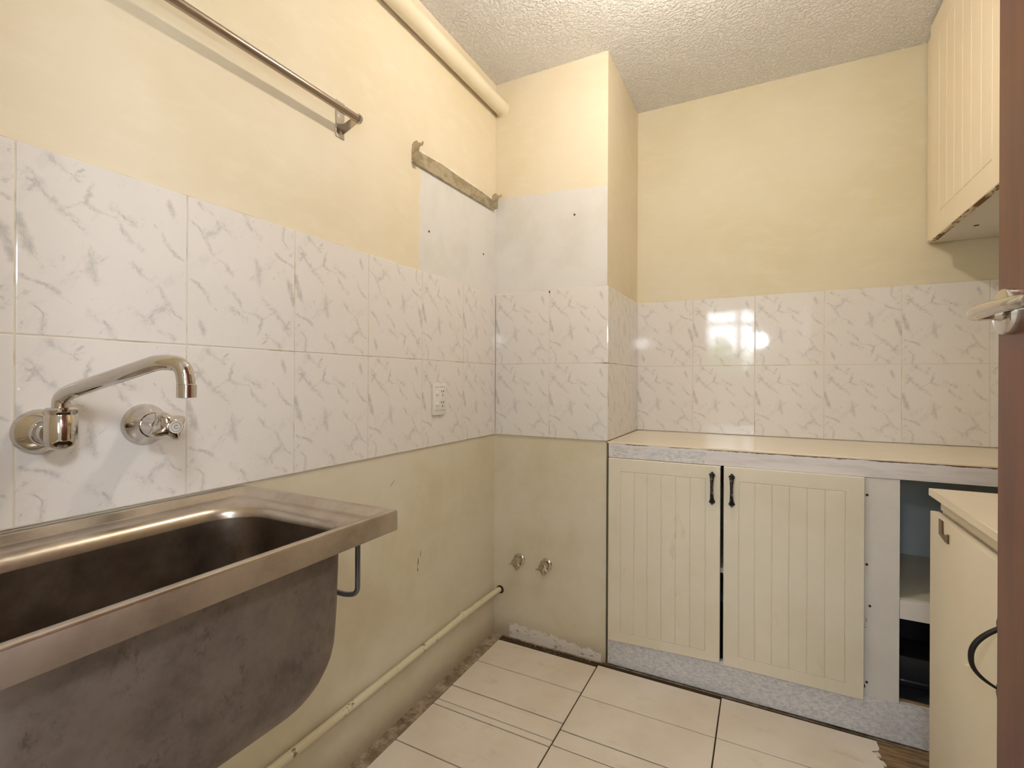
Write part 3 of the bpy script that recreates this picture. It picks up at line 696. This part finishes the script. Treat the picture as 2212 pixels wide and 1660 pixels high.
# ------------------------------------------------------------ routed cupboard doors
def routed(name, a0, a1, z0, z1, front, back, vg, hg, mat, parent, axis='y', w=0.0022, dep=0.0021, zl=None):
    """door in plane axis=front spanning a (x or y) and z; vg = vertical groove positions, hg = (bottom, top) horizontal grooves"""
    A = sorted({a0, a1, a0+0.002, a1-0.002}|{g+s_*w for g in vg for s_ in (-1, 0, 1)})
    Z = sorted({z0, z1, z0+0.002, z1-0.002}|{g+s_*w for g in hg for s_ in (-1, 0, 1)})
    sg = 1 if back > front else -1
    bm = bmesh.new(); V = {}
    gl, gh = min(vg), max(vg); hl, hh = hg
    for i, a in enumerate(A):
        for j, z in enumerate(Z):
            d = 0.0
            if any(abs(a-g) < 1e-7 for g in vg) and hl-1e-7 <= z <= hh+1e-7: d = dep
            if any(abs(z-g) < 1e-7 for g in hg) and gl-1e-7 <= a <= gh+1e-7: d = dep
            if i in (0, len(A)-1) or j in (0, len(Z)-1): d = 0.002
            zz = z
            if zl: zz = z+(1-(z-z0)/(z1-z0))*zl*(1-(a-a0)/(a1-a0))
            V[i, j] = bm.verts.new((a, front+sg*d, zz) if axis == 'y' else (front+sg*d, a, zz))
    for i in range(len(A)-1):
        for j in range(len(Z)-1): bm.faces.new((V[i, j], V[i+1, j], V[i+1, j+1], V[i, j+1]))
    be = [e for e in bm.edges if e.is_boundary]
    ex = bmesh.ops.extrude_edge_only(bm, edges=be); nv = [g for g in ex['geom'] if isinstance(g, bmesh.types.BMVert)]
    for v in nv:
        if axis == 'y': v.co.y = back
        else: v.co.x = back
    ne = [e for e in bm.edges if e.is_boundary]; bmesh.ops.contextual_create(bm, geom=ne)
    return build(name, bm, mat, parent)

# ------------------------------------------------------------ recess base cabinet, worktop
CX0 = CW+0.006
wt = setp(B('worktop', (CW+0.001, XR, -0.004, RD, 0.8440, 0.8500), MT['worktop'], None, 0.001, 1), 'long glossy cream worktop set into the recess under the marble tiles', 'worktop')
t = root('base_cabinet', (1.15, 0.24, 0.0), 'long cream base cabinet under the recess worktop with two closed doors', 'cabinet')
B('fascia', (CX0, XR, -0.004, 0.014, 0.7915, 0.8439), MT['fascia'], t, 0.001, 1)['label'] = 'white fascia rail with chipped edge and marbled strip'
B('packing_board', (CX0, XR, 0.020, RD-0.004, 0.822, 0.8439), MT['shelf'], t)
B('side_panel', (CX0, CX0+0.016, 0.018, RD-0.004, 0.0, 0.822), MT['cream_panel'], t)
B('side_panel', (XR-0.018, XR-0.002, 0.018, RD-0.004, 0.0, 0.822), MT['cream_panel'], t)
bm = bmesh.new(); prism(bm, [(CX0-0.001, 0.003), (1.50, 0.003), (XR, 0.003), (XR, 0.124), (1.31, 0.1215), (0.9, 0.118), (CX0-0.001, 0.100)], 'y', -0.001, 0.014)
build('kick_board', bm, MT['kick'], t)['label'] = 'blue grey marbled kick board'
B('stile', (1.3035, 1.392, -0.0005, 0.016, 0.121, 0.7905), MT['white_board'], t, 0.0008, 1)
B('shelf', (CX0+0.017, 1.3755, 0.010, RD-0.011, 0.418, 0.434), MT['shelf'], t)
B('back_panel', (CX0+0.016, XR-0.02, RD-0.010, RD-0.005, 0.02, 0.82), MT['inside'], t)
B('bottom_panel', (CX0+0.016, XR-0.02, 0.016, RD-0.010, 0.100, 0.116), MT['black_plastic'], t)
sh = B('shelf', (1.3935, XR-0.02, 0.012, RD-0.011, 0.418, 0.434), MT['shelf'], t)
B('shelf_rail', (1.3925, XR-0.02, 0.0, 0.0118, 0.375, 0.431), MT['white_board'], t, 0.0008, 1)
B('divider', (1.376, 1.392, 0.0165, RD-0.011, 0.116, 0.82), MT['inside'], t)
B('bottom_rail', (1.3925, XR-0.02, 0.0145, 0.020, 0.116, 0.128), MT['timber'], t)
d1 = routed('door', 0.5045, 0.8965, 0.1165, 0.7905, -0.0185, -0.0015, [0.552, 0.602, 0.650, 0.700, 0.7495, 0.799, 0.849], (0.150, 0.743), MT['cream_door'], t, zl=-0.016)
d2 = routed('door', 0.9070, 1.3030, 0.1130, 0.7915, -0.0185, -0.0015, [0.955, 1.003, 1.0535, 1.103, 1.153, 1.2015, 1.2545], (0.1525, 0.743), MT['cream_door'], t)
def iron_pull(x, zc, parent):
    bm = bmesh.new(); y = -0.0185; hh = 0.058
    for s_ in (1, -1):
        pl = [(x-0.0105, zc+s_*(hh-0.011)), (x-0.0060, zc+s_*(hh-0.022)), (x+0.0060, zc+s_*(hh-0.022)), (x+0.0105, zc+s_*(hh-0.011)), (x, zc+s_*hh)]
        if s_ < 0: pl = pl[::-1]
        prism(bm, pl, 'y', y-0.004, y)
        lathe(bm, (x, y-0.004, zc+s_*(hh-0.012)), (0, -1, 0), [(0, 0.0075), (0.004, 0.0065), (0.008, 0.003)], 12)
    pts = []; rad = []
    for i in range(15):
        q = -1+2*i/14; pts.append((x, y-0.009-0.010*(1-q*q), zc+q*(hh-0.014))); rad.append(0.0046+0.0028*q*q)
    tube(bm, pts, 0.003, 10, radii=rad)
    o = build('pull_handle', bm, MT['iron'], parent, True); o['label'] = 'dark wrought iron pull handle'
    return o
iron_pull(0.8705, 0.714, d1); iron_pull(0.9325, 0.713, d2)
holes('h', [(1.311, -0.0005, 0.736), (1.311, -0.0005, 0.523), (1.319, -0.0005, 0.397), (1.312, -0.0005, 0.162)], (0, -1, 0), t, 0.0038)
for x, z, r_ in ((1.3065, 0.352, 0.009), (1.3060, 0.335, 0.007), (1.3058, 0.150, 0.006)):
    bm = bmesh.new(); q = []
    for k in range(9):
        a = 2*PI*k/9; rr_ = r_*random.uniform(0.5, 1.1); q.append((x+abs(math.cos(a))*rr_*0.7-0.001, z+math.sin(a)*rr_*1.3))
    prism(bm, q, 'y', -0.0009, -0.0003); build('chip', bm, MT['timber'], t)
# dark plastic box on the cabinet floor, seen through the opening
t = root('plastic_crate', (1.52, 0.24, 0.116), 'black plastic box standing in the open lower compartment', 'crate')
bm = bmesh.new()
loft(bm, [rrect(1.400, 1.74, 0.12, 0.44, 0.03, 0.118), rrect(1.395, 1.745, 0.112, 0.448, 0.03, 0.130), rrect(1.396, 1.744, 0.110, 0.45, 0.03, 0.215), rrect(1.400, 1.740, 0.116, 0.444, 0.028, 0.215), rrect(1.402, 1.738, 0.120, 0.44, 0.028, 0.135)], True)
build('tub_body', bm, MT['black_plastic'], t, True)
bm = bmesh.new(); loft(bm, [rrect(1.3955, 1.7445, 0.106, 0.454, 0.032, 0.1355), rrect(1.3950, 1.7450, 0.104, 0.456, 0.032, 0.140), rrect(1.3955, 1.7445, 0.106, 0.454, 0.032, 0.1445)], False); build('lower_lip', bm, MT['black_plastic'], t, True)

# ------------------------------------------------------------ wall cabinet, top right
t = root('wall_cabinet', (1.72, 0.1, 1.58), 'cream wall cabinet with grooved door high on the right wall', 'cabinet')
B('carcass', (1.568, XR-0.001, -0.60, RD-0.001, 1.606, H-0.002), MT['upper'], t, 0.0008, 1)
B('underside', (1.572, XR-0.002, -0.598, RD-0.002, 1.602, 1.606), MT['white_board'], t)
ud = routed('door', -0.215, 0.383, 1.5825, 2.343, 1.549, 1.5675, [-0.146, -0.074, -0.003, 0.066, 0.136, 0.207, 0.282], (1.659, 2.262), MT['upper'], t, axis='x')
bm = bmesh.new(); box(bm, 1.5505, 1.5668, -0.2135, 0.3815, 1.5812, 1.5828); build('chipped_edge', bm, MT['chip'], ud)['label'] = 'chipped brown bottom edge'
routed('door', -0.598, -0.219, 1.5825, 2.343, 1.549, 1.5675, [-0.52, -0.45, -0.38, -0.31], (1.659, 2.262), MT['upper'], t, axis='x')
bm = bmesh.new(); lathe(bm, (1.650, 0.300, 1.6024), (0, 0, -1), [(0, 0.008), (0.0012, 0.0075), (0.0014, 0.005)], 14); build('screw_hole', bm, MT['hole'], t)

# ------------------------------------------------------------ low cabinet on the right
setp(B('worktop', (1.388, XR-0.001, -1.05, -0.299, 0.8065, 0.8240), MT['worktop'], None, 0.0012, 1), 'short cream worktop on the right hand low cabinet beside the brown door', 'worktop')
t = root('low_cabinet', (1.63, -0.68, 0.0), 'plain cream low cabinet under the short right hand worktop', 'cabinet')
B('carcass', (1.4120, XR-0.001, -1.045, -0.310, 0.0, 0.8062), MT['cream_panel'], t, 0.0008, 1)
B('rail', (1.4085, 1.4118, -1.045, -0.3105, 0.776, 0.8062), MT['cream_panel'], t)
ld_ = B('door', (1.3895, 1.4078, -0.7600, -0.3070, 0.0250, 0.7710), MT['cream_panel'], t, 0.0012, 2)
B('door', (1.3895, 1.4078, -1.043, -0.7640, 0.0250, 0.7710), MT['cream_panel'], t, 0.0012, 2)
bm = bmesh.new()
prism(bm, [(-0.382, 0.7700), (-0.382, 0.7350), (-0.425, 0.7290), (-0.444, 0.7290), (-0.444, 0.7500), (-0.433, 0.7480), (-0.428, 0.7400), (-0.406, 0.7420), (-0.406, 0.7700)], 'x', 1.3865, 1.3894)
bmesh.ops.bevel(bm, geom=list(bm.edges), offset=0.0006, segments=1, affect='EDGES')
build('latch_plate', bm, MT['bronze'], ld_)['label'] = 'small bronze L shaped latch plate'
bm = bmesh.new(); pts = []; rad = []
for i in range(25):
    q = -1+2*i/24; pts.append((1.3885-0.038*(1-abs(q)**2.3), -0.706+0.002*q, 0.611+0.052*q-0.006*(1-q*q))); rad.append(0.0030+0.0012*(1-q*q)+0.0010*q)
tube(bm, pts, 0.004, 12, radii=rad)
for s_ in (1, -1):
    pl = [(-0.706-0.0055, 0.611+s_*0.046), (-0.706+0.0055, 0.611+s_*0.046), (-0.706+0.0075, 0.611+s_*0.060), (-0.706, 0.611+s_*0.076), (-0.706-0.0075, 0.611+s_*0.060)]
    prism(bm, pl, 'x', 1.3855, 1.3895)
build('bow_handle', bm, MT['black_iron'], ld_, True)['label'] = 'black bow handle'

# ------------------------------------------------------------ brown entry door, folded open
bm = bmesh.new(); box(bm, 1.2995, 1.3345, -1.775, -0.9715, 0.012, 2.035, 0.0012, 1)
dr = setp(build('door_1', bm, MT['brown']), 'brown veneered entry door standing open at the right edge', kind='structure')
B('edge_band', (1.3005, 1.3335, -0.9716, -0.9708, 0.014, 2.033), MT['door_edge'], dr)
HY, HZ = -1.012, 1.171
bm = bmesh.new(); lathe(bm, (1.2995, HY, HZ), (-1, 0, 0), [(0, 0.0285), (0.009, 0.0285), (0.0105, 0.0275), (0.0110, 0.0255)], 40); rose = build('rose', bm, MT['chrome'], dr, True)
bm = bmesh.new(); lathe(bm, (1.2990, HY, HZ), (-1, 0, 0), [(0.010, 0.0125), (0.0125, 0.0105), (0.022, 0.0098), (0.030, 0.0100)], 28); build('handle_neck', bm, MT['chrome'], dr, True)
bm = bmesh.new()
path = [(1.2675, HY+0.0125, HZ), (1.2673, HY+0.0115, HZ), (1.2670, HY+0.009, HZ), (1.2660, HY-0.004, HZ), (1.2655, HY-0.030, HZ), (1.2660, HY-0.060, HZ), (1.2675, HY-0.090, HZ-0.001), (1.2690, HY-0.118, HZ-0.002), (1.2695, HY-0.124, HZ-0.002)]
tube(bm, path, 0.0085, 24, radii=[0.0068, 0.0084, 0.0090, 0.0090, 0.0086, 0.0080, 0.0076, 0.0072, 0.0050]); build('lever', bm, MT['chrome'], dr, True)

# ------------------------------------------------------------ ceiling light above the frame
t = root('ceiling_light', (0.80, -0.60, H-0.02), 'round ceiling lamp with a bare warm bulb', 'lamp')
bm = bmesh.new(); lathe(bm, (0.80, -0.60, H), (0, 0, -1), [(0, 0.085), (0.060, 0.092), (0.086, 0.088), (0.090, 0.080), (0.094, 0.03), (0.154, 0.016)], 36); build('lamp_holder_shade', bm, MT['white_plastic'], t, True)  # unseen drum above the bulb, shaped to shade the ceiling around it
bm = bmesh.new(); bmesh.ops.create_icosphere(bm, subdivisions=2, radius=BULB_R, matrix=Matrix.Translation(LAMP)); bl = build('bulb', bm, MT['bulb'], t, True)

# ------------------------------------------------------------ garden outside the kitchen window (only mirrored in the glazed tiles)
gd = setp(B('ground', (-14, 14, -22, YK-0.11, -0.35, -0.30), MT['lawn']), 'lawn outside the kitchen window', 'ground', kind='structure')
t = root('garden_tree', (-0.2, -10.5, -0.30), 'leafy green tree standing outside the kitchen window', 'tree')
bm = bmesh.new(); tube(bm, [(-0.2, -10.5, -0.3), (-0.15, -10.5, 1.0), (-0.25, -10.45, 1.5)], 0.12, 10, radii=[0.14, 0.11, 0.06]); build('trunk', bm, MT['bark'], t, True)
bm = bmesh.new(); rr = random.Random(11)
for i in range(2600):
    d = Vector((rr.gauss(0, 1), rr.gauss(0, 1), rr.gauss(0, 1))).normalized()*rr.uniform(0.3, 1.0)
    c = Vector((-0.2+d.x*1.3, -10.5+d.y*1.0, 1.30+d.z*0.85+0.12*math.sin(d.x*9))); a = Vector((rr.uniform(-1, 1), rr.uniform(-1, 1), rr.uniform(-1, 1))).normalized(); b = a.orthogonal().normalized()
    s_ = rr.uniform(0.05, 0.1); v = [bm.verts.new(c+a*s_), bm.verts.new(c+b*s_*0.5), bm.verts.new(c-a*s_), bm.verts.new(c-b*s_*0.5)]; bm.faces.new(v)
fo = build('foliage', bm, MT['leaf'], t); fo['kind'] = 'stuff'
